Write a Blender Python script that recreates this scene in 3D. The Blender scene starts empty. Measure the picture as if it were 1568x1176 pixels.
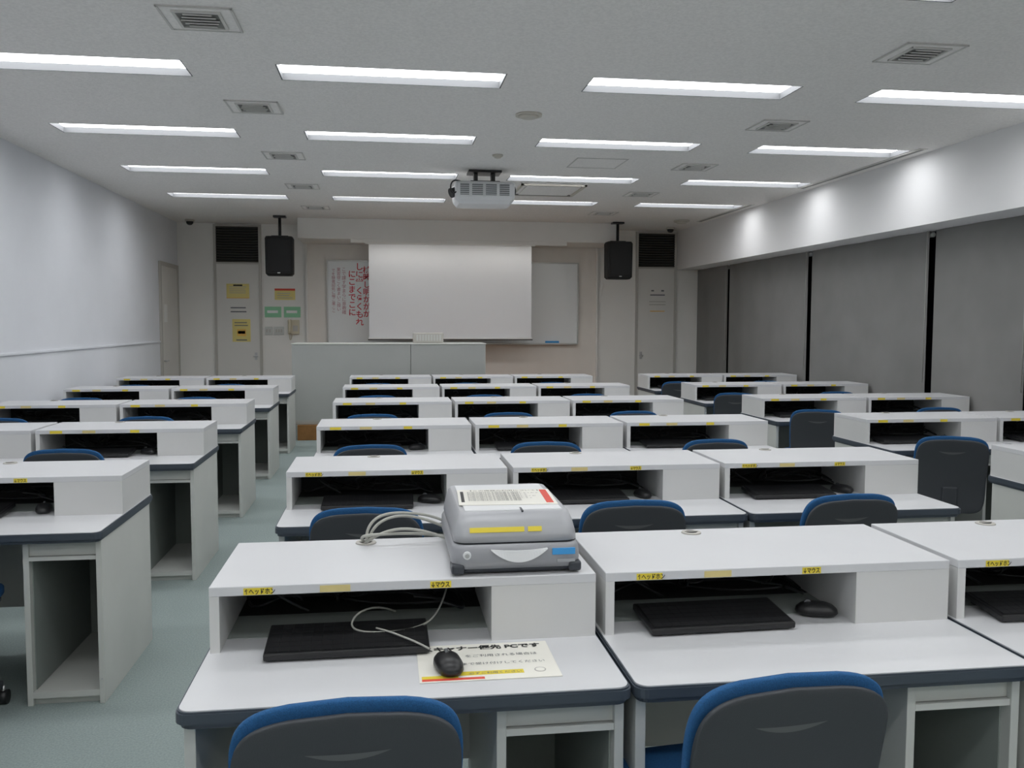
import bpy, bmesh, math, random
import numpy as np
from mathutils import Vector, Matrix
random.seed(7)
S=bpy.context.scene
S.view_settings.view_transform='Standard'
COL=S.collection

# ------------------------------------------------------------ materials
def mat(name,col,rough=.6,metal=0,noise=0,nscale=40,bump=0,bscale=200,emit=None,estr=0,spec=.5,col2=None):
    m=bpy.data.materials.new(name); m.use_nodes=True
    nt=m.node_tree; N=nt.nodes; L=nt.links
    b=N['Principled BSDF']
    b.inputs['Base Color'].default_value=(*col,1); b.inputs['Roughness'].default_value=rough
    b.inputs['Metallic'].default_value=metal; b.inputs['Specular IOR Level'].default_value=spec
    tc=N.new('ShaderNodeTexCoord')
    if noise or col2:
        n=N.new('ShaderNodeTexNoise'); n.inputs['Scale'].default_value=nscale; n.inputs['Detail'].default_value=4
        L.new(tc.outputs['Object'],n.inputs['Vector'])
        r=N.new('ShaderNodeValToRGB')
        c2=col2 if col2 else tuple(max(0,c*(1-noise)) for c in col)
        r.color_ramp.elements[0].position=.35; r.color_ramp.elements[0].color=(*c2,1)
        r.color_ramp.elements[1].position=.65; r.color_ramp.elements[1].color=(*col,1)
        L.new(n.outputs['Fac'],r.inputs['Fac']); L.new(r.outputs['Color'],b.inputs['Base Color'])
    if bump:
        n2=N.new('ShaderNodeTexNoise'); n2.inputs['Scale'].default_value=bscale
        L.new(tc.outputs['Object'],n2.inputs['Vector'])
        bp=N.new('ShaderNodeBump'); bp.inputs['Strength'].default_value=bump; bp.inputs['Distance'].default_value=.01
        L.new(n2.outputs['Fac'],bp.inputs['Height']); L.new(bp.outputs['Normal'],b.inputs['Normal'])
    if emit:
        b.inputs['Emission Color'].default_value=(*emit,1); b.inputs['Emission Strength'].default_value=estr
    return m
M={}
M['ceil']=mat('ceiling_tile',(.91,.89,.86),.95,noise=.09,nscale=55,bump=.25,bscale=90)
M['wall_l']=mat('wall_paint_cool_cast',(.82,.84,.88),.8,noise=.02,nscale=3)  # bluish cast of the mixed white balance put into the wall colour
M['wall_b']=mat('wall_paint_warm',(.86,.84,.80),.8,noise=.02,nscale=3)
M['beige']=mat('panel_beige',(.84,.79,.73),.7,noise=.03,nscale=4)
M['soffit']=mat('soffit_paint',(.86,.86,.86),.8)
M['floor']=mat('carpet',(.35,.42,.405),.95,noise=.20,nscale=130,bump=.4,bscale=400)
M['lam']=mat('laminate_white',(.66,.665,.68),.36,noise=.02,nscale=5)
M['lamf']=mat('laminate_body',(.67,.67,.66),.5,noise=.02,nscale=5)
M['cab']=mat('cabinet_body',(.60,.61,.58),.55,noise=.03,nscale=5)
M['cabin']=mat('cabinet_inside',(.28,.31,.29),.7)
M['edge']=mat('edge_band',(.055,.07,.09),.45)
M['dark']=mat('interior_shade',(.025,.026,.025),.7)  # near-black colour standing in for shade inside the desk cubby
M['black']=mat('black_plastic',(.012,.012,.013),.35)
M['blackm']=mat('black_cloth',(.015,.015,.015),.8)
M['key']=mat('key_plastic',(.012,.012,.013),.4)
M['shell']=mat('chair_shell',(.045,.05,.058),.55,bump=.15,bscale=500)
M['slot']=mat('handle_slot',(.11,.115,.12),.4)
M['blue']=mat('blue_fabric',(.02,.12,.31),.9,noise=.25,nscale=300,bump=.3,bscale=600)
M['metal']=mat('metal',(.55,.55,.55),.35,metal=.8)
M['alu']=mat('aluminium',(.55,.55,.53),.4,metal=.4)
M['yellow']=mat('yellow_label',(.80,.64,.05),.5)
M['pale']=mat('pale_label',(.72,.60,.26),.5)
M['paper']=mat('paper',(.86,.86,.84),.5)
M['cream']=mat('laminated_paper',(.88,.86,.78),.3)
M['ink']=mat('ink',(.02,.02,.02),.6)
M['inkg']=mat('grey_ink',(.16,.17,.18),.6)
M['red']=mat('red_ink',(.62,.05,.07),.6)
M['redb']=mat('red_print',(.7,.08,.05),.6)
M['dred']=mat('dark_ink',(.45,.16,.20),.6)
M['green']=mat('green_print',(.30,.62,.38),.6)
M['orange']=mat('orange_print',(.85,.52,.12),.6)
M['ypaper']=mat('yellow_paper',(.78,.66,.24),.6)
M['wood']=mat('wood_stage',(.42,.20,.06),.5,noise=.3,nscale=8)
M['door']=mat('door_paint',(.74,.72,.68),.55,noise=.02,nscale=3)
M['doorf']=mat('door_frame',(.50,.48,.44),.5)
M['louv']=mat('louvre',(.055,.05,.042),.5)
M['louvd']=mat('louvre_back',(.01,.01,.01),.8)
M['wb']=mat('whiteboard',(.84,.86,.86),.22)
M['screen']=mat('screen_fabric',(.94,.95,.97),.9)
M['blind']=mat('blind_fabric',(.245,.242,.235),.85,noise=.10,nscale=2,bump=.1,bscale=300)
M['glass']=mat('night_glass',(.01,.012,.015),.08)
M['wframe']=mat('window_frame',(.03,.03,.03),.4)
M['podium']=mat('podium_panel',(.46,.475,.455),.6,noise=.02,nscale=4)
M['emit']=mat('lamp_diffuser',(1,1,1),.5,emit=(.97,.98,1.0),estr=7.9)
M['emitb']=mat('board_lamp_diffuser',(1,1,1),.5,emit=(1,.97,.92),estr=6.0)
M['trough']=mat('lamp_reflector',(.14,.145,.15),.6,spec=.2)
M['vent']=mat('vent_grille',(.62,.61,.58),.6)
M['ventd']=mat('vent_dark',(.20,.20,.19),.7)
M['det']=mat('detector_plastic',(.60,.57,.50),.6)
M['projw']=mat('projector_case',(.75,.76,.77),.4)
M['projg']=mat('projector_grille',(.22,.23,.24),.5)
M['scan']=mat('scanner_silver',(.34,.345,.365),.38,metal=.1)
M['scanl']=mat('scanner_lid',(.42,.425,.445),.36,metal=.1)
M['scand']=mat('scanner_dark',(.05,.055,.065),.4)
M['scanw']=mat('scanner_light',(.80,.81,.82),.3)
M['bluel']=mat('blue_label',(.06,.35,.75),.5)
M['cable']=mat('cable_grey',(.42,.42,.38),.5)
M['phone']=mat('phone_plastic',(.62,.56,.42),.5)

# ------------------------------------------------------------ mesh builder
class B:
    def __init__(s): s.bm=bmesh.new(); s.m=[]
    def mi(s,k):
        if k not in s.m: s.m.append(k)
        return s.m.index(k)
    def box(s,x0,x1,y0,y1,z0,z1,k,bev=0,seg=2,rot=None,piv=None):
        vs=[s.bm.verts.new(p) for p in [(x0,y0,z0),(x1,y0,z0),(x1,y1,z0),(x0,y1,z0),(x0,y0,z1),(x1,y0,z1),(x1,y1,z1),(x0,y1,z1)]]
        fs=[s.bm.faces.new([vs[i] for i in f]) for f in [(0,3,2,1),(4,5,6,7),(0,1,5,4),(1,2,6,5),(2,3,7,6),(3,0,4,7)]]
        i=s.mi(k)
        for f in fs: f.material_index=i
        if bev:
            r=bmesh.ops.bevel(s.bm,geom=list({e for f in fs for e in f.edges}),offset=bev,segments=seg,affect='EDGES',profile=.5)
            for f in r['faces']: f.material_index=i
            vs=list({v for f in r['faces'] for v in f.verts}|{v for v in vs if v.is_valid})
        if rot is not None:
            bmesh.ops.rotate(s.bm,verts=vs,cent=piv or Vector(((x0+x1)/2,(y0+y1)/2,(z0+z1)/2)),matrix=rot)
        return vs
    def prism(s,pts,z0,z1,k,ktop=None):
        a=[s.bm.verts.new((x,y,z0)) for x,y in pts]; b=[s.bm.verts.new((x,y,z1)) for x,y in pts]
        n=len(pts); i=s.mi(k)
        for j in range(n):
            f=s.bm.faces.new([a[j],a[(j+1)%n],b[(j+1)%n],b[j]]); f.material_index=i
        f=s.bm.faces.new(b); f.material_index=s.mi(ktop or k)
        f=s.bm.faces.new(a[::-1]); f.material_index=i
    def loft(s,rings,k,ks=None,smooth=True):
        vs=[[s.bm.verts.new(p) for p in r] for r in rings]; n=len(rings[0])
        for a in range(len(vs)-1):
            i=s.mi(ks[a] if ks else k)
            for j in range(n):
                f=s.bm.faces.new([vs[a][j],vs[a][(j+1)%n],vs[a+1][(j+1)%n],vs[a+1][j]]); f.material_index=i; f.smooth=smooth
        f=s.bm.faces.new(vs[0][::-1]); f.material_index=s.mi(ks[0] if ks else k)
        f=s.bm.faces.new(vs[-1]); f.material_index=s.mi(ks[-1] if ks else k)
    def cyl(s,p0,p1,r0,r1,k,n=16):
        p0=Vector(p0);p1=Vector(p1);d=(p1-p0).normalized()
        a=d.orthogonal().normalized(); b=d.cross(a)
        rg=[]
        for p,r in((p0,r0),(p1,r1)):
            rg.append([p+a*r*math.cos(2*math.pi*j/n)+b*r*math.sin(2*math.pi*j/n) for j in range(n)])
        s.loft(rg,k)
    def done(s,name,loc=(0,0,0),parent=None,rotz=0):
        bmesh.ops.recalc_face_normals(s.bm,faces=s.bm.faces)
        me=bpy.data.meshes.new(name); s.bm.to_mesh(me); s.bm.free()
        for k in s.m: me.materials.append(M[k])
        return inst(name,me,loc,parent,rotz)
def inst(name,me,loc=(0,0,0),parent=None,rotz=0):
    o=bpy.data.objects.new(name,me); COL.objects.link(o); o.location=loc; o.rotation_euler=(0,0,rotz)
    if parent: o.parent=parent
    return o
def rrect(hx,hy,r,z,cx=0,cy=0,n=5):
    pts=[]
    for (sx,sy,a0) in [(1,1,0),(-1,1,90),(-1,-1,180),(1,-1,270)]:
        for i in range(n+1):
            a=math.radians(a0+90*i/n)
            pts.append((cx+sx*(hx-r)+r*math.cos(a),cy+sy*(hy-r)+r*math.sin(a),z))
    return pts
def text(name,body,size,loc,rot,k,parent=None,ax='LEFT',sx=1,line=1.0,ext=0.0,off=0.0):
    c=bpy.data.curves.new(name,'FONT'); c.body=body; c.size=size; c.align_x=ax; c.space_line=line; c.extrude=ext; c.offset=off
    c.materials.append(M[k])
    o=bpy.data.objects.new(name,c); COL.objects.link(o); o.location=loc; o.rotation_euler=rot; o.scale=(sx,1,1)
    if parent: o.parent=parent
    return o
def cable(name,pts,r,k,parent=None,loc=(0,0,0)):
    c=bpy.data.curves.new(name,'CURVE'); c.dimensions='3D'; c.bevel_depth=r; c.bevel_resolution=2
    for pl in pts:
        sp=c.splines.new('NURBS'); sp.points.add(len(pl)-1)
        for i,p in enumerate(pl): sp.points[i].co=(*p,1)
        sp.use_endpoint_u=True; sp.order_u=4; sp.resolution_u=6
    c.materials.append(M[k])
    o=bpy.data.objects.new(name,c); COL.objects.link(o); o.location=loc
    if parent: o.parent=parent
    return o

# ------------------------------------------------------------ constants
H=1.517; ZC=3.08; XL=-3.24; XS=4.90; XW=5.42; YB=14.75; Y0=-2.0
LX0=-2.63; LP=1.973; LL=1.424; LY=5.686; LPy=1.915; LW=.36

# ------------------------------------------------------------ room shell
b=B(); b.box(XL-.1,XW+.1,Y0-.1,YB+.1,-.1,0,'floor'); b.done('floor')
rowsY=[LY+LPy*i for i in range(-4,4)]
holes=[(LX0+LP*c,LX0+LP*c+LL,y,y+LW) for y in rowsY for c in range(4)]
xs=sorted({XL-.1,XW+.1,*[h[0] for h in holes],*[h[1] for h in holes]})
ys=sorted({Y0-.1,YB+.1,*[h[2] for h in holes],*[h[3] for h in holes]})
b=B()
for i in range(len(xs)-1):
    for j in range(len(ys)-1):
        cx=(xs[i]+xs[i+1])/2; cy=(ys[j]+ys[j+1])/2
        if any(h[0]<cx<h[1] and h[2]<cy<h[3] for h in holes): continue
        b.box(xs[i],xs[i+1],ys[j],ys[j+1],ZC,ZC+.012,'ceil')
b.box(XL-.1,XW+.1,Y0-.1,YB+.1,ZC+.10,ZC+.15,'ceil')
b.done('ceiling')
b=B(); d=.052
t=.008
b.box(0,LL,0,t,0,d,'trough'); b.box(0,LL,LW-t,LW,0,d,'trough'); b.box(0,t,t,LW-t,0,d,'trough'); b.box(LL-t,LL,t,LW-t,0,d,'trough')
b.box(t,LL-t,t,LW-t,d-.006,d,'emit')
first=None
for (x0,x1,y0,y1) in holes:
    if first is None: first=b.done('recessed_ceiling_lamp',(x0,y0,ZC+.001))
    else: inst('recessed_ceiling_lamp',first.data,(x0,y0,ZC+.001))
b=B(); b.box(XL-.1,XL,Y0-.1,YB+.1,0,ZC,'wall_l'); b.done('wall_left')
b=B(); b.box(XL,XW+.1,YB,YB+.1,0,ZC,'wall_b'); b.done('wall_back')
b=B(); b.box(XW,XW+.1,Y0-.1,YB,0,ZC,'wall_b'); b.done('wall_right')
b=B(); b.box(XL,XW,Y0-.1,Y0,0,ZC,'wall_b'); b.done('wall_rear')
b=B(); b.box(XS,XW,Y0,YB,2.43,ZC,'soffit'); b.done('ceiling_soffit')
b=B(); b.box(XL,XL+.012,Y0,13.5,0,.08,'doorf'); b.done('baseboard_left')
b=B(); b.box(XL,-2.72,YB-.012,YB,0,.08,'doorf'); b.box(-1.93,-1.29,YB-.012,YB,0,.08,'doorf'); b.done('baseboard_back')
b=B(); b.box(XL,XL+.018,Y0,13.5,1.225,1.25,'wall_l',.004); b.done('trim_1')
b=B()
for y0,y1 in ((7.5,9.9),(11.3,13.3)):
    b.box(4.72,4.80,y0,y1,ZC-.006,ZC,'vent'); b.box(4.745,4.775,y0+.03,y1-.03,ZC-.008,ZC-.006,'ventd')
b.done('line_air_diffuser')
BZ=2.775
b=B(); b.box(-1.30,3.60,13.77,YB,BZ,ZC,'wall_b',.004); b.box(-.52,2.80,13.78,13.80,2.722,BZ,'wall_b',.003); b.done('ceiling_bulkhead')
b=B(); b.box(-1.27,3.52,YB-.03,YB,0,BZ,'beige'); b.box(-1.27,-1.24,YB-.05,YB,0,BZ,'wall_b'); b.box(3.49,3.52,YB-.05,YB,0,BZ,'wall_b'); b.done('trim_2')
b=B(); b.box(-1.14,3.5,11.72,YB-.06,0,.20,'wood',.006); b.done('wooden_stage')
# ------------------------------------------------------------ doors
def door(name,x0,x1,ztop,knob_left):
    b=B(); y=YB-.002
    b.box(x0-.04,x0,y-.03,y,0,3.06,'doorf'); b.box(x1,x1+.04,y-.03,y,0,3.06,'doorf')
    b.box(x0,x1,y-.03,y,ztop,ztop+.03,'doorf'); b.box(x0,x1,y-.03,y,3.03,3.06,'doorf')
    b.box(x0,x1,y-.018,y,0.005,ztop,'door')
    b.box(x0,x1,y-.008,y,ztop+.03,3.03,'louvd')
    n=14
    for i in range(n):
        z=ztop+.045+(3.03-ztop-.06)*i/(n-1)
        b.box(x0,x1,y-.03,y-.012,z-.006,z+.006,'louv',rot=Matrix.Rotation(math.radians(35),3,'X'))
    kx=x0+.06 if knob_left else x1-.06
    b.cyl((kx,y-.018,.98),(kx,y-.05,.98),.012,.012,'metal'); b.box(kx-.04,kx+.04,y-.062,y-.05,.972,.988,'metal',.003)
    b.box(kx-.02,kx+.02,y-.022,y-.018,.92,1.04,'metal')
    return b.done(name)
door('door_1',-2.65,-2.0,2.44,False)
door('door_2',4.22,4.85,2.44,True)
b=B(); x=XL+.002
b.box(x,x+.03,13.52,13.58,0,2.40,'doorf'); b.box(x,x+.03,14.6,14.66,0,2.40,'doorf'); b.box(x,x+.03,13.58,14.6,2.34,2.40,'doorf')
b.box(x,x+.015,13.58,14.6,.005,2.34,'door')
b.cyl((x+.015,13.68,.95),(x+.06,13.68,.95),.012,.012,'metal'); b.box(x+.05,x+.062,13.66,13.80,.94,.96,'metal',.003)
b.box(x+.015,x+.019,13.74,13.92,1.52,1.78,'paper')
b.done('door_3')

# ------------------------------------------------------------ whiteboard
b=B(); x0,x1,z0,z1=-.915,3.16,1.19,2.50; y=YB-.052
b.box(x0,x1,y-.02,y,z0,z1,'wb')
b.box(x0-.02,x0,y-.03,y,z0-.02,z1+.02,'alu'); b.box(x1,x1+.02,y-.03,y,z0-.02,z1+.02,'alu')
b.box(x0,x1,y-.03,y,z1,z1+.02,'alu'); b.box(x0,x1,y-.07,y,z0-.025,z0,'alu')
b.box(2.62,2.85,y-.065,y-.03,z0,z0+.035,'bluel',.005)
wb=b.done('whiteboard')
kan='議事録情報処理演習提出課題授業時間機械学習教室利用注意説明資料確認実験報告書作成手順参照'
hira='のをにはですますからまでとがもしないこれてください'
def col(n):
    return '\n'.join(random.choice(kan if random.random()<.3 else hira) for _ in range(n))
yt=y-.0215
for xx,sz,n,k in [(-.86,.06,12,'dred'),(-.78,.065,11,'dred'),(-.70,.07,11,'dred'),(-.60,.125,6,'red'),(-.485,.13,8,'red'),(-.365,.12,7,'red'),(-.26,.05,19,'inkg')]:
    text('board_writing',col(n),sz,(xx,yt,2.38-random.random()*.08-(.06 if xx==-.60 else 0)),(math.pi/2,0,0),k,wb,line=.98,off=.0022 if k=='red' else 0)
# projection screen
b=B(); 
n=24; ysr=14.2
x0,x1=-.26,2.31; zt=BZ-.03
vs=[];
for i in range(n+1):
    z=1.285+(zt-1.285)*i/n
    vs.append([b.bm.verts.new((x0+(x1-x0)*j/16, ysr+.004*math.sin(j*1.1)*math.sin(i*.25),z)) for j in range(17)])
for i in range(n):
    for j in range(16):
        f=b.bm.faces.new([vs[i][j],vs[i][j+1],vs[i+1][j+1],vs[i+1][j]]); f.material_index=b.mi('screen'); f.smooth=True
b.box(x0-.01,x1+.01,ysr-.015,ysr+.015,1.26,1.287,'paper',.005); b.box(x0-.02,x1+.02,ysr-.012,ysr+.012,1.245,1.26,'black')
b.box(x0-.06,x1+.06,ysr-.03,ysr+.06,BZ-.035,BZ-.001,'paper',.01)
b.done('projection_screen')
b=B(); 
for a,c in ((-.48,1.10),(1.16,2.74)):
    b.box(a,c,13.82,13.90,BZ-.022,BZ-.001,'paper',.004); b.box(a+.02,c-.02,13.825,13.895,BZ-.026,BZ-.022,'emitb')
b.box(2.65,2.75,13.93,14.03,BZ-.03,BZ-.001,'scanw',.01)
b.done('board_light_fixture')

# ------------------------------------------------------------ speakers
def speaker(xc):
    b=B(); z0,z1=2.20,2.77
    rg=[]
    for z,hx,hy in ((z0,.17,.11),(z0+.03,.195,.135),(z1-.03,.20,.14),(z1,.185,.12)):
        rg.append(rrect(hx,hy,.04,z,xc,13.55))
    b.loft(rg,'blackm',smooth=False)
    b.box(xc-.16,xc+.16,13.402,13.412,z0+.05,z1-.05,'blackm',.003)
    b.box(xc-.02,xc+.02,13.399,13.402,z0+.03,z0+.045,'alu')
    b.cyl((xc,13.60,z1-.01),(xc,13.60,ZC-.01),.022,.022,'black')
    b.box(xc-.09,xc+.09,13.53,13.67,ZC-.03,ZC-.001,'black',.005)
    b.box(xc-.12,xc+.12,13.56,13.64,z1,z1+.02,'black')
    return b.done('wall_speaker')
speaker(-1.535); speaker(3.56)

# ------------------------------------------------------------ podium
b=B(); x0,x1=-1.2,1.30
b.box(x0,.315,11.75,12.4,.20,1.235,'podium',.004); b.box(.32,x1,11.75,12.4,.20,1.235,'podium',.004)
b.box(x0-.01,x1+.01,11.74,12.42,1.235,1.25,'cab',.004)
b.box(x0+.02,x1-.02,11.745,11.75,.205,.26,'doorf')
b.done('teacher_podium')
b=B(); b.box(.36,.76,12.0,12.25,1.251,1.385,'doorf',.01)
for i in range(9): b.box(.40+.038*i,.425+.038*i,11.995,12.0,1.28,1.36,'cab')
b.done('podium_control_unit')

# ------------------------------------------------------------ notices
def sheet(name,x0,x1,z0,z1,k,deco=(),y=YB-.001,tx=None):
    b=B(); b.box(x0,x1,y-.004,y,z0,z1,k)
    for (a0,a1,c0,c1,kk) in deco:
        b.box(x0+(x1-x0)*a0,x0+(x1-x0)*a1,y-.0055,y-.004,z0+(z1-z0)*c0,z0+(z1-z0)*c1,kk)
    return b.done(name)
lines=lambda k,n,lo=.15,hi=.85:[(.12,.88-.2*random.random(),lo+(hi-lo)*i/n,lo+(hi-lo)*(i+.3)/n,k) for i in range(n)]
YD=YB-.021
sheet('yellow_door_notice',-2.50,-2.15,1.90,2.13,'ypaper',lines('doorf',4,.35,.9)+[(.3,.7,.84,.94,'ink'),(.0,1,.0,.05,'orange')],YD)
sheet('door_text_notice',-2.48,-2.16,1.66,1.84,'door',lines('inkg',2,.1,.8),YD)
sheet('orange_door_notice',-2.42,-2.14,1.21,1.57,'ypaper',[(.25,.75,.25,.55,'orange'),(.3,.7,.35,.48,'inkg'),(.2,.8,.05,.10,'inkg')]+lines('inkg',2,.7,.95),YD)
sheet('yellow_wall_notice',-1.76,-1.44,1.88,2.06,'ypaper',[(0,1,.82,1,'redb')]+lines('doorf',3,.15,.75))
sheet('green_wall_notice',-1.92,-1.66,1.60,1.77,'green',[(.15,.8,.4,.65,'paper')])
sheet('green_wall_notice',-1.62,-1.36,1.60,1.77,'green',[(.15,.8,.4,.65,'paper')])
sheet('white_door_notice',4.40,4.72,1.62,2.12,'door',[(.15,.3,.88,.93,'inkg'),(.7,.85,.88,.93,'inkg'),(.1,.9,.74,.78,'inkg'),(.05,.95,.52,.55,'doorf'),(.05,.95,.42,.45,'doorf'),(.1,.9,.2,.23,'orange')],YD)
b=B(); b.box(-1.92,-1.80,YB-.015,YB-.001,1.32,1.45,'cab',.004); b.box(-1.78,-1.62,YB-.015,YB-.001,1.32,1.45,'cab',.004)
for cx in (-1.89,-1.84,-1.74,-1.70,-1.66): b.box(cx-.012,cx+.012,YB-.019,YB-.015,1.36,1.41,'doorf')
b.done('light_switch_panel')
b=B(); b.box(-1.56,-1.38,YB-.04,YB-.001,1.33,1.56,'phone',.008); b.box(-1.55,-1.505,YB-.085,YB-.04,1.34,1.57,'phone',.012,3)
b.box(-1.48,-1.40,YB-.045,YB-.04,1.38,1.47,'doorf')
ph=b.done('wall_telephone')
cable('cord',[[(-1.53,YB-.05,1.34),(-1.54,YB-.05,1.22),(-1.50,YB-.05,1.20),(-1.49,YB-.03,1.34)]],.006,'phone',ph)

# ------------------------------------------------------------ ceiling fittings
b=B(); w=.185
b.box(-w,w,-w,w,-.006,-.001,'ceil')
for (a0,a1,c0,c1) in ((-w,w,-w,-w+.012),(-w,w,w-.012,w),(-w,-w+.012,-w,w),(w-.012,w,-w,w)): b.box(a0,a1,c0,c1,-.010,-.004,'vent')
b.box(-.11,.11,-.12,.12,-.008,-.006,'ventd')
for (a0,a1,c0,c1) in ((-.12,.12,-.13,-.115),(-.12,.12,.115,.13),(-.12,-.105,-.13,.13),(.105,.12,-.13,.13)): b.box(a0,a1,c0,c1,-.016,-.006,'vent')
for i in range(5):
    y=-.088+.044*i
    b.box(-.095+.012*abs(i-2),.095-.012*abs(i-2),y-.013,y+.013,-.018,-.010,'vent',rot=Matrix.Rotation(math.radians(20),3,'X'))
v=None
for vx in (-.935,3.06):
    for i in range(-2,5):
        loc=(vx,4.90+1.905*i,ZC)
        if v is None: v=b.done('ceiling_air_vent',loc)
        else: inst('ceiling_air_vent',v.data,loc)
def disc(name,x,y,r,h):
    b=B(); b.cyl((x,y,ZC-.001),(x,y,ZC-h*.5),r,r,'det',24); b.cyl((x,y,ZC-h*.5),(x,y,ZC-h),r*.8,r*.55,'det',24); b.done(name)
disc('smoke_detector',1.07,6.74,.10,.03); disc('ceiling_sensor',1.04,8.38,.05,.03)
disc('smoke_detector',4.45,13.2,.12,.05)
for x in (-2.95,4.6):
    b=B(); y=14.3 if x<0 else 14.2
    b.cyl((x,y,ZC-.002),(x,y,ZC-.03),.07,.07,'det',20)
    b.loft([[ (x+r*math.cos(a*math.pi/8),y+r*math.sin(a*math.pi/8),ZC-z) for a in range(16)] for r,z in ((.055,.03),(.05,.06),(.03,.08),(.008,.086))],'black')
    b.done('dome_camera')
b=B()
x0,x1,y0,y1=1.50,2.25,9.95,10.8
b.box(x0,x1,y0,y1,ZC-.012,ZC-.001,'ceil'); 
for (a0,a1,c0,c1) in ((x0,x1,y0,y0+.04),(x0,x1,y1-.03,y1),(x0,x0+.03,y0,y1),(x1-.03,x1,y0,y1)): b.box(a0,a1,c0,c1,ZC-.03,ZC-.012,'det')
b.box(x0+.03,x1-.03,y1-.05,y1-.03,ZC-.026,ZC-.012,'ventd')
b.box(x0+.08,x1-.08,y0+.08,y1-.08,ZC-.028,ZC-.012,'ceil'); b.done('ceiling_air_conditioner')
b=B(); x0,x1,y0,y1=1.80,2.30,8.40,8.92
for (a0,a1,c0,c1) in ((x0,x1,y0,y0+.012),(x0,x1,y1-.012,y1),(x0,x0+.012,y0,y1),(x1-.012,x1,y0,y1)): b.box(a0,a1,c0,c1,ZC-.006,ZC-.001,'vent')
b.box(x0+.012,x1-.012,y0+.012,y1-.012,ZC-.003,ZC-.001,'ceil'); b.done('ceiling_access_hatch')

# ------------------------------------------------------------ projector
b=B(); px0,px1,py0,py1=.70,1.31,9.1,9.55; z0,z1=2.725,2.95; cx=(px0+px1)/2; cy=(py0+py1)/2; hx=(px1-px0)/2; hy=(py1-py0)/2
b.loft([rrect(hx-.04,hy-.04,.04,z0,cx,cy),rrect(hx-.01,hy-.01,.04,z0+.04,cx,cy),rrect(hx,hy,.04,z0+.07,cx,cy),rrect(hx,hy,.04,z1-.02,cx,cy),rrect(hx-.02,hy-.02,.04,z1,cx,cy)],'projw',smooth=False)
for (a,c) in ((.75,.84),(.87,.98),(1.01,1.12),(1.15,1.25)):
    b.box(a,c,py0-.006,py0+.002,z0+.085,z1-.03,'projg',.002)
    for i in range(5): b.box(a,c,py0-.009,py0-.006,z0+.093+i*.02,z0+.098+i*.02,'projw')
b.cyl((cx-.12,py1-.01,z0+.12),(cx-.12,py1+.06,z0+.12),.06,.055,'black',20)
b.cyl((px0+.01,py0+.12,z0+.13),(px0-.04,py0+.1,z0+.11),.05,.05,'black')
b.box(cx-.14,cx+.16,cy-.12,cy+.12,z1,z1+.02,'black'); b.box(cx-.10,cx-.06,cy-.05,cy+.05,z1+.02,ZC-.02,'black'); b.box(cx+.08,cx+.12,cy-.05,cy+.05,z1+.02,ZC-.02,'black')
b.box(cx-.16,cx+.18,cy-.13,cy+.13,ZC-.025,ZC-.001,'black',.004)
pr=b.done('ceiling_projector')
cable('cable',[[(px0+.1,py0+.15,z1),(px0-.02,py0,2.98),(px0-.07,py0-.02,2.88),(px0-.03,py0,2.80),(px0+.01,py0+.02,2.84)],[(px1-.1,cy,z1),(px1+.02,cy-.1,2.99),(px1+.03,py0+.05,2.85),(px1-.01,py0+.05,2.82)]],.008,'black',pr)

# ------------------------------------------------------------ blinds & windows
gaps=[13.36,10.68,8.13,6.74,4.2,1.6,-.9]
edges=[YB-.01]+gaps+[Y0+.02]
for i in range(len(edges)-1):
    yb=edges[i]-(.05 if i else 0); ya=edges[i+1]+.05
    b=B(); n=int((yb-ya)/.06)+2; m=b.mi('blind'); Fx=lambda y:5.27+.010*math.sin(y*5.3+i)+.006*math.sin(y*11+2*i)
    ff=[];bk=[]
    for j in range(n+1):
        y=ya+(yb-ya)*j/n
        ff.append([b.bm.verts.new((Fx(y)*1.0,y,z)) for z in (.12,1.0,2.0,2.428)])
        bk.append([b.bm.verts.new((Fx(y)+.004,y,z)) for z in (.12,1.0,2.0,2.428)])
    for j in range(n):
        for q in range(3):
            for L_ in (ff,bk):
                f=b.bm.faces.new([L_[j][q],L_[j+1][q],L_[j+1][q+1],L_[j][q+1]]); f.material_index=m; f.smooth=True
    b.box(5.262,5.292,ya,yb,.09,.12,'wframe'); b.cyl((5.32,ya,2.395),(5.32,yb,2.395),.025,.025,'cab')
    b.cyl((5.245,ya-.015,.95),(5.245,ya-.015,2.425),.004,.004,'cable',6)
    b.done('roller_blind')
for i,g in enumerate(gaps[:4]):
    b=B(); a,c=g-.35,g+.35
    b.box(5.38,5.418,a,c,.5,2.428,'glass')
    b.box(5.36,5.418,g-.05,g+.05,.08,2.428,'wframe'); b.box(5.36,5.418,a,c,.45,.5,'wframe')
    b.done('window_%d'%(i+1))

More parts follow.
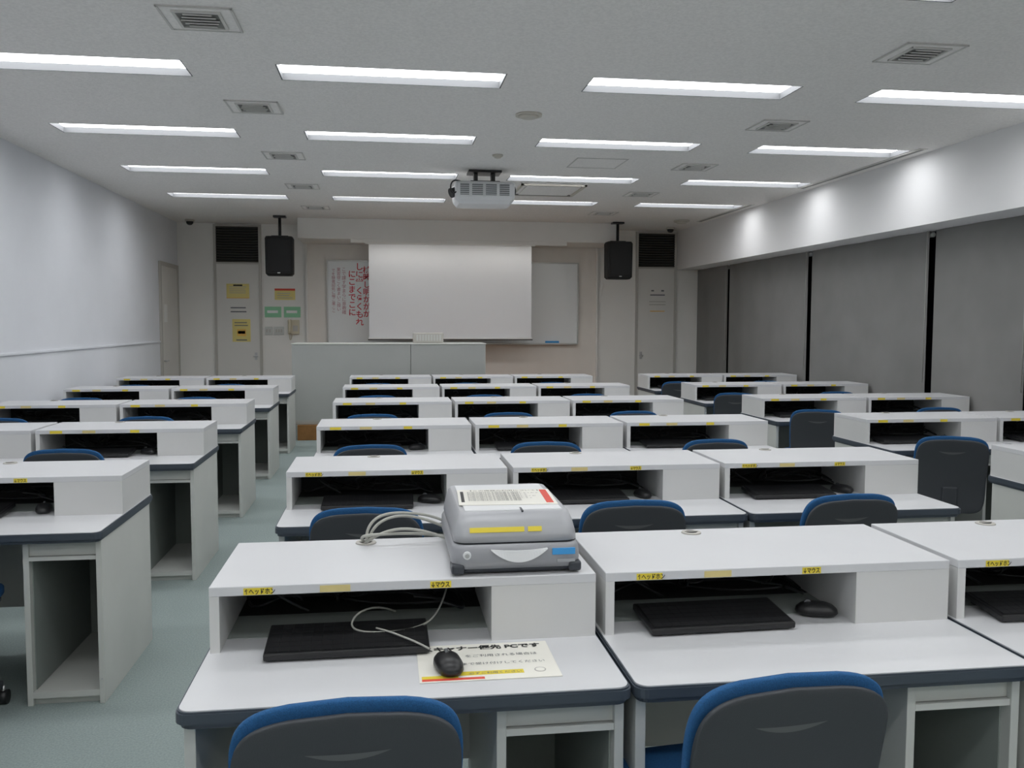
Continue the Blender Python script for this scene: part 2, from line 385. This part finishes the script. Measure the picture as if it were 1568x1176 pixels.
# ------------------------------------------------------------ desks
def desk_mesh():
    b=B(); W=.994; D=.79
    def outline(ins):
        r=.03; pts=[]
        for a in range(0,91,18):
            t=math.radians(180+a); pts.append((ins+r+r*math.cos(t),ins+r+r*math.sin(t)))
        for a in range(0,91,18):
            t=math.radians(270+a); pts.append((W-ins-r+r*math.cos(t),ins+r+r*math.sin(t)))
        pts+= [(W-ins,D),(ins,D)]
        return pts
    b.prism(outline(0.0),.672,.694,'edge'); b.prism(outline(.003),.694,.698,'edge')
    b.prism(outline(.006),.698,.7005,'lam')
    b.prism(outline(.008),.660,.672,'edge')
    f0=.338
    x0,x1=.012,.986
    tb=.024
    b.box(x0,x1,f0,D,.843,.867,'lam',.0015,1)
    b.box(x0+.0005,x0+tb,f0+.001,D-.001,.7005,.843,'lamf')
    b.box(.712,x1-.0005,f0+.001,D-.001,.7005,.843,'lamf')
    b.box(.7115,.713,f0-.0005,f0+.002,.7005,.843,'cab')
    b.box(x0+tb,.712,D-.02,D-.002,.7005,.843,'dark')  # cubby back coloured near-black for the unlit depth
    b.box(x0+tb,.712,f0+.10,D-.02,.7005,.702,'cabin')  # added floor sheet, shade of the unlit cubby put into its colour
    b.box(x0+tb,.712,f0+.28,D-.02,.702,.7025,'dark')  # second, darker sheet: painted shade deepens towards the back
    b.cyl((.385,.742,.8672),(.385,.742,.871),.031,.029,'doorf',20); b.cyl((.385,.742,.8711),(.385,.742,.872),.018,.018,'dark',16)
    b.box(.365,.405,.738,.746,.871,.8735,'doorf')
    for a,c,k in ((.095,.165,'yellow'),(.28,.355,'pale'),(.555,.608,'yellow')):
        b.box(a,c,f0-.001,f0+.001,.845,.862,k)
    # under-structure
    b.box(.012,.036,.045,D-.02,0.0,.660,'cab',.001,1)
    b.box(.036,.69,D-.07,D-.05,.20,.660,'cab')
    cx0,cx1=.69,.984; y0=.05; 
    b.box(cx0,cx0+.022,y0,D-.02,.0,.66,'cab',.001,1); b.box(cx1-.022,cx1,y0-.005,D-.02,.0,.66,'cab',.001,1)
    b.box(cx0+.022,cx1-.022,y0+.012,y0+.03,.60,.66,'cab'); b.box(cx0+.022,cx1-.022,y0,y0+.03,.582,.598,'cab')
    b.box(cx0+.022,cx1-.022,y0,D-.03,.03,.055,'cab'); b.box(cx0+.022,cx1-.022,y0+.02,y0+.04,0,.03,'cab')
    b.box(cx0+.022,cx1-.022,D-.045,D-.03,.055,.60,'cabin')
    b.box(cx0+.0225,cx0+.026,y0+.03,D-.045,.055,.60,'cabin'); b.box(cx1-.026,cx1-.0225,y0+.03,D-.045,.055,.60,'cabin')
    b.cyl((cx1-.011,y0-.008,.10),(cx1-.011,y0-.004,.10),.004,.004,'metal',8)
    return b
def chair_mesh():
    b=B()
    def pad(cx,cy,cz,a,bb,n,th,curv,arch,k,tilt=0,N=56,plane='xz'):
        def pt(r,t,side):
            c,s=math.cos(t),math.sin(t)
            x=a*r*math.copysign(abs(c)**(2/n),c); z=bb*r*math.copysign(abs(s)**(2/n),s)
            z2=z-(arch*(x/a)**2 if z>0 else 0)
            if plane=='xz' : x=x*(1-.07*(1-(z/bb))*.5)
            e=(1-r**6)
            off=side*(th*.5*(.35+.65*e**.5 if e>0 else .35))
            y=curv*x*x+off
            if plane=='xz':
                y+=-.03*(z/bb)**2 + tilt*z
                return (cx+x,cy+y,cz+z2)
            return (cx+x,cy+z,cz+off+ -curv*x*x)
        rs=[.02,.3,.55,.75,.88,.95,.985,1.0]
        rg=[[pt(r,2*math.pi*j/N,-1) for j in range(N)] for r in rs]+[[pt(r,2*math.pi*j/N,1) for j in range(N)] for r in rs[::-1]]
        b.loft(rg,k)
    pad(0,.012,.600,.216,.236,6,.034,-.45,.012,'blue',tilt=-.10)
    pad(0,-.012,.587,.211,.230,6,.026,-.45,.012,'shell',tilt=-.10)
    N=14
    for j in range(N):
        t0=-1+2*j/N; t1=-1+2*(j+1)/N
        def P(t,up):
            x=.078*t; z=.730+ .012*t*t + (up*.007*(1-t*t))
            zz=z-.587
            return (x,-.012-.45*x*x-.03*(zz/.23)**2-.10*zz-.0138,z)
        v=[b.bm.verts.new(P(t0,-1)),b.bm.verts.new(P(t1,-1)),b.bm.verts.new(P(t1,1)),b.bm.verts.new(P(t0,1))]
        if j==0: v=[v[0],v[1],v[2]]
        if j==N-1: v=[v[0],v[1],v[3]]
        f=b.bm.faces.new(v); f.material_index=b.mi('slot')
    b.box(-.045,.045,-.035,-.012,.36,.52,'shell',.008); b.box(-.04,.04,-.035,.20,.345,.375,'shell',.008)
    pad(0,.25,.44,.225,.22,5,.06,0,0,'blue',plane='xy'); pad(0,.25,.405,.215,.21,5,.03,0,0,'shell',plane='xy')
    b.box(-.09,.09,.15,.33,.36,.40,'shell',.01)
    b.cyl((0,.25,.36),(0,.25,.22),.025,.025,'metal'); b.cyl((0,.25,.24),(0,.25,.09),.035,.035,'shell')
    for i in range(5):
        a=math.radians(90+72*i); ex,ey=.24*math.cos(a),.25+.24*math.sin(a)
        b.cyl((0,.25,.11),(ex,ey,.075),.028,.018,'shell',10)
        b.cyl((ex-.018,ey,.028),(ex+.018,ey,.028),.028,.028,'black',14)
        b.cyl((ex,ey,.075),(ex,ey,.03),.008,.008,'metal',8)
    return b
def kb_mesh():
    b=B(); R=Matrix.Rotation(math.radians(5),3,'X'); pv=Vector((0,0,.002))
    b.box(0,.40,0,.175,0.002,.020,'black',.004,rot=R,piv=pv)
    for r in range(6):
        for c in range(15):
            b.box(.010+c*.0254,.010+c*.0254+.0246,.010+r*.026,.010+r*.026+.0250,.0205,.0225,'key',rot=R,piv=pv)
    b.box(.02,.05,.15,.17,.002,.016,'black'); b.box(.35,.38,.15,.17,.002,.016,'black')
    return b
def mouse_mesh():
    b=B(); rg=[]
    for z,hx,hy in ((.001,.028,.050),(.010,.033,.058),(.020,.032,.055),(.030,.026,.044),(.036,.015,.026),(.037,.003,.006)):
        rg.append([(hx*math.copysign(abs(math.cos(t))**.8,math.cos(t)),hy*math.copysign(abs(math.sin(t))**.8,math.sin(t)),z) for t in [2*math.pi*j/24 for j in range(24)]])
    b.loft(rg,'black'); b.cyl((-.004,.024,.032),(.004,.024,.032),.010,.010,'slot',12)
    return b
FR=[1.900+1.7206*i for i in range(6)]
blocks=[(-3.102,2),(-.448,3),(3.238,2)]
desk=chair=kb=mo=cb=None
rnd=random.Random(3)
for ib,(bx,n) in enumerate(blocks):
    for r,fy in enumerate(FR):
        for s in range(n):
            x=bx+s*1.0 if ib<2 else bx+s*.998
            if desk is None: desk=do=desk_mesh().done('computer_desk',(x,fy,0))
            else: do=inst('computer_desk',desk.data,(x,fy,0))
            dx=rnd.uniform(-.03,.03); dy=rnd.uniform(-.02,.02); rz=rnd.uniform(-.08,.10)
            if ib==1 and r==0 and s==0: dx,dy,rz=.005,0,.04
            if ib==1 and r==0 and s==1: dx,dy,rz=-.150,0,.09
            if ib==1 and r==1 and s==2: dx=-.08
            if ib==2 and s==0: dx,dy,rz=-.18+rnd.uniform(0,.02),-.05,-.35
            if ib==2 and s==1: dx=-.09
            loc=(x+.368+dx,fy-.25+dy,0)
            if chair is None: chair=chair_mesh().done('office_chair',loc,None,rz)
            else: inst('office_chair',chair.data,loc,None,rz)
            loc=(x+.13+rnd.uniform(-.02,.04),fy+.285,.7028); rz2=rnd.uniform(-.04,.04)
            if ib==1 and r==0 and s==0: loc=(x+.15,fy+.255,.7028); rz2=0.01
            if ib==1 and r==0 and s==1: loc=(x+.128,fy+.305,.7028); rz2=0.02
            if kb is None: kb=kb_mesh().done('computer_keyboard',loc,None,rz2)
            else: inst('computer_keyboard',kb.data,loc,None,rz2)
            loc=(x+.64,fy+.42,.7028); rz3=rnd.uniform(-1.2,1.2)
            if ib==1 and r==0 and s==0: loc=(.140,2.055,.7028); rz3=.15
            if mo is None: mo=mouse_mesh().done('computer_mouse',loc,None,rz3)
            else: inst('computer_mouse',mo.data,loc,None,rz3)
            if cb is None:
                pls=[]
                q=random.Random(11)
                for _ in range(9):
                    px=q.uniform(.08,.6); pl=[(px,.74,.72+q.random()*.08)]
                    for _k in range(4):
                        px=min(.66,max(.06,px+q.uniform(-.16,.2))); pl.append((px,q.uniform(.50,.70),.712+q.random()*.10))
                    pls.append(pl)
                cb=cable('computer_cable',pls,.0038,'black',loc=(x,fy,0))
            else:
                o=bpy.data.objects.new('computer_cable',cb.data); COL.objects.link(o); o.location=(x,fy,0)
            if ib==1 and r<2 or (ib==0 and r==1):
                text('label_text','↑ヘッドホン',.0165,(.097,.3363,.8475),(math.pi/2,0,0),'ink',do,sx=.78,off=.0004)
                text('label_text','↓マウス',.0165,(.557,.3363,.8475),(math.pi/2,0,0),'ink',do,sx=.76,off=.0004)
cable('headphone_cable',[[(.02,2.45,.72),(-.05,2.30,.80),(-.13,2.27,.735),(-.02,2.24,.732),(.10,2.27,.73),(.14,2.35,.75),(.17,2.5,.78)],[(-.03,2.26,.74),(.0,2.24,.738),(.03,2.20,.738),(.07,2.16,.735),(.10,2.15,.72)]],.0026,'cable')

# ------------------------------------------------------------ paper notice on desk
b=B(); b.box(0,.33,0,.23,.0,.0012,'cream'); b.box(.006,.15,.006,.018,.0012,.0016,'redb'); b.box(.006,.09,.018,.034,.0012,.0017,'yellow'); b.box(.09,.245,.030,.052,.0012,.0016,'yellow')
pn=b.done('desk_notice_sheet',(.07,1.985,.7012),None,0)
text('heading','スキャナー優先 PCです',.0285,(.012,.192,.0022),(0,0,0),'ink',pn,ext=.0002,off=.0009)
text('line_1','をご利用される場合は',.018,(.115,.142,.0018),(0,0,0),'inkg',pn)
text('line_2','席まで受け付けしてください',.017,(.085,.092,.0018),(0,0,0),'inkg',pn)
text('line_3','必ずご利用ください',.014,(.115,.034,.0020),(0,0,0),'inkg',pn)
b=B(); b.cyl((.285,.045,.0012),(.285,.045,.0016),.014,.014,'doorf',16); b.cyl((.285,.045,.0016),(.285,.045,.0018),.011,.011,'cream',16)
b.done('figure',(0,0,0),pn)

# ------------------------------------------------------------ scanner
ZK=1.22
def ring(z,hx,yf,yb,r): return rrect(hx,(yb-yf)/2,r,z*ZK,0,(yb+yf)/2,6)
b=B()
b.loft([ring(.003,.150,.010,.45,.03),ring(.014,.162,-.001,.467,.035)],'scand')
b.loft([ring(.014,.165,-.004,.467,.035),ring(.030,.170,-.008,.47,.038),ring(.056,.168,-.005,.47,.038),ring(.065,.162,.0,.465,.038)],'scan')
b.loft([ring(.065,.157,.006,.462,.034),ring(.069,.157,.006,.462,.034)],'scand')
b.loft([ring(.069,.162,.0,.468,.036),ring(.084,.161,.002,.466,.036),ring(.106,.155,.014,.46,.036),ring(.121,.149,.034,.452,.034),ring(.127,.143,.046,.445,.03)],'scanl')
zt_=.127*ZK
b.box(-.130,.130,.062,.425,zt_-.002,zt_+.002,'scanw',.002)
b.box(-.170,-.136,-.008,.05,.004,.030,'scand',.006); b.box(.136,.170,-.008,.05,.004,.030,'scand',.006)
N=20
fr=[];bk=[]
for j in range(N+1):
    t=-1+2*j/N; x=.005+.074*t; w_=(1-t*t)
    za=.068-.005*w_; zb=.068-.033*w_-.001
    fr.append((b.bm.verts.new((x,-.013,za)),b.bm.verts.new((x,-.016,zb)))); bk.append((b.bm.verts.new((x,.0,za)),b.bm.verts.new((x,.0,zb))))
for j in range(N):
    for vv in ([fr[j][0],fr[j+1][0],fr[j+1][1],fr[j][1]],[fr[j][1],fr[j+1][1],bk[j+1][1],bk[j][1]],[fr[j][0],bk[j][0],bk[j+1][0],fr[j+1][0]]):
        f=b.bm.faces.new(vv); f.material_index=b.mi('scanw')
b.cyl((-.130,-.004,.054),(-.130,-.012,.054),.011,.010,'scanw',16); b.cyl((-.130,-.012,.054),(-.130,-.013,.054),.006,.006,'metal',12)
b.box(.092,.152,-.0105,-.002,.050,.066,'bluel')
b.box(.105,.152,-.0105,-.002,.030,.038,'scanl')
R_=Matrix.Rotation(math.radians(-24),3,'X')
b.box(-.122,.020,.0045,.0085,.109,.122,'yellow',rot=R_); b.box(.030,.066,.0045,.0085,.109,.122,'yellow',rot=R_)
b.box(.018,.023,.040,.080,zt_-.002,zt_+.003,'scand')
sc=b.done('flatbed_scanner',(.332,2.258,.868))
b=B(); b.box(-.125,.145,-.10,.12,0,.001,'cream'); b.box(-.117,-.108,-.06,.09,.001,.0013,'ink'); b.box(.116,.136,-.08,.11,.001,.0013,'redb')
pp=b.done('instruction_sheet',(.322,2.475,.868+zt_+.0025),None,-.05)
text('heading','【この機器の利用について】',.017,(-.098,.095,.0015),(0,0,0),'ink',pp)
text('body','\n'.join('利用の際は必ず説明書を確認してください'[:random.randint(13,18)] for _ in range(9)),.0115,(-.098,.073,.0015),(0,0,0),'ink',pp,line=1.3)
cable('scanner_cable',[[(-.06,2.64,.866),(-.065,2.64,.90),(-.04,2.66,.95),(.06,2.70,.945),(.15,2.70,.93),(.20,2.69,.90)],[(-.055,2.65,.866),(-.05,2.62,.92),(.02,2.66,.96),(.12,2.66,.93),(.18,2.66,.90)],[(-.07,2.63,.866),(-.04,2.58,.90),(.03,2.60,.93),(.12,2.58,.91),(.18,2.58,.885)],[(-.065,2.645,.866),(-.09,2.60,.90),(-.03,2.56,.91),(.08,2.62,.90),(.18,2.62,.885)]],.0045,'cable')

# ------------------------------------------------------------ world + camera
w=bpy.data.worlds.new('world'); S.world=w; w.use_nodes=True
w.node_tree.nodes['Background'].inputs[0].default_value=(.02,.02,.025,1)
f,yaw,pit,roll=1368.75,.1399,.0679,.0028
fw=np.array([np.sin(yaw)*np.cos(pit),np.cos(yaw)*np.cos(pit),-np.sin(pit)])
r=np.array([np.cos(yaw),-np.sin(yaw),0]); up=np.cross(r,fw)
cs,sn=np.cos(roll),np.sin(roll)
r,up=r*cs+up*sn, up*cs-r*sn
cam=bpy.data.cameras.new('camera'); cam.sensor_width=36; cam.lens=f/1568*36; cam.clip_start=.05
co=bpy.data.objects.new('camera',cam); COL.objects.link(co)
Mx=Matrix.Identity(4)
for i in range(3):
    Mx[i][0]=r[i]; Mx[i][1]=up[i]; Mx[i][2]=-fw[i]
Mx[2][3]=H
co.matrix_world=Mx
S.camera=co
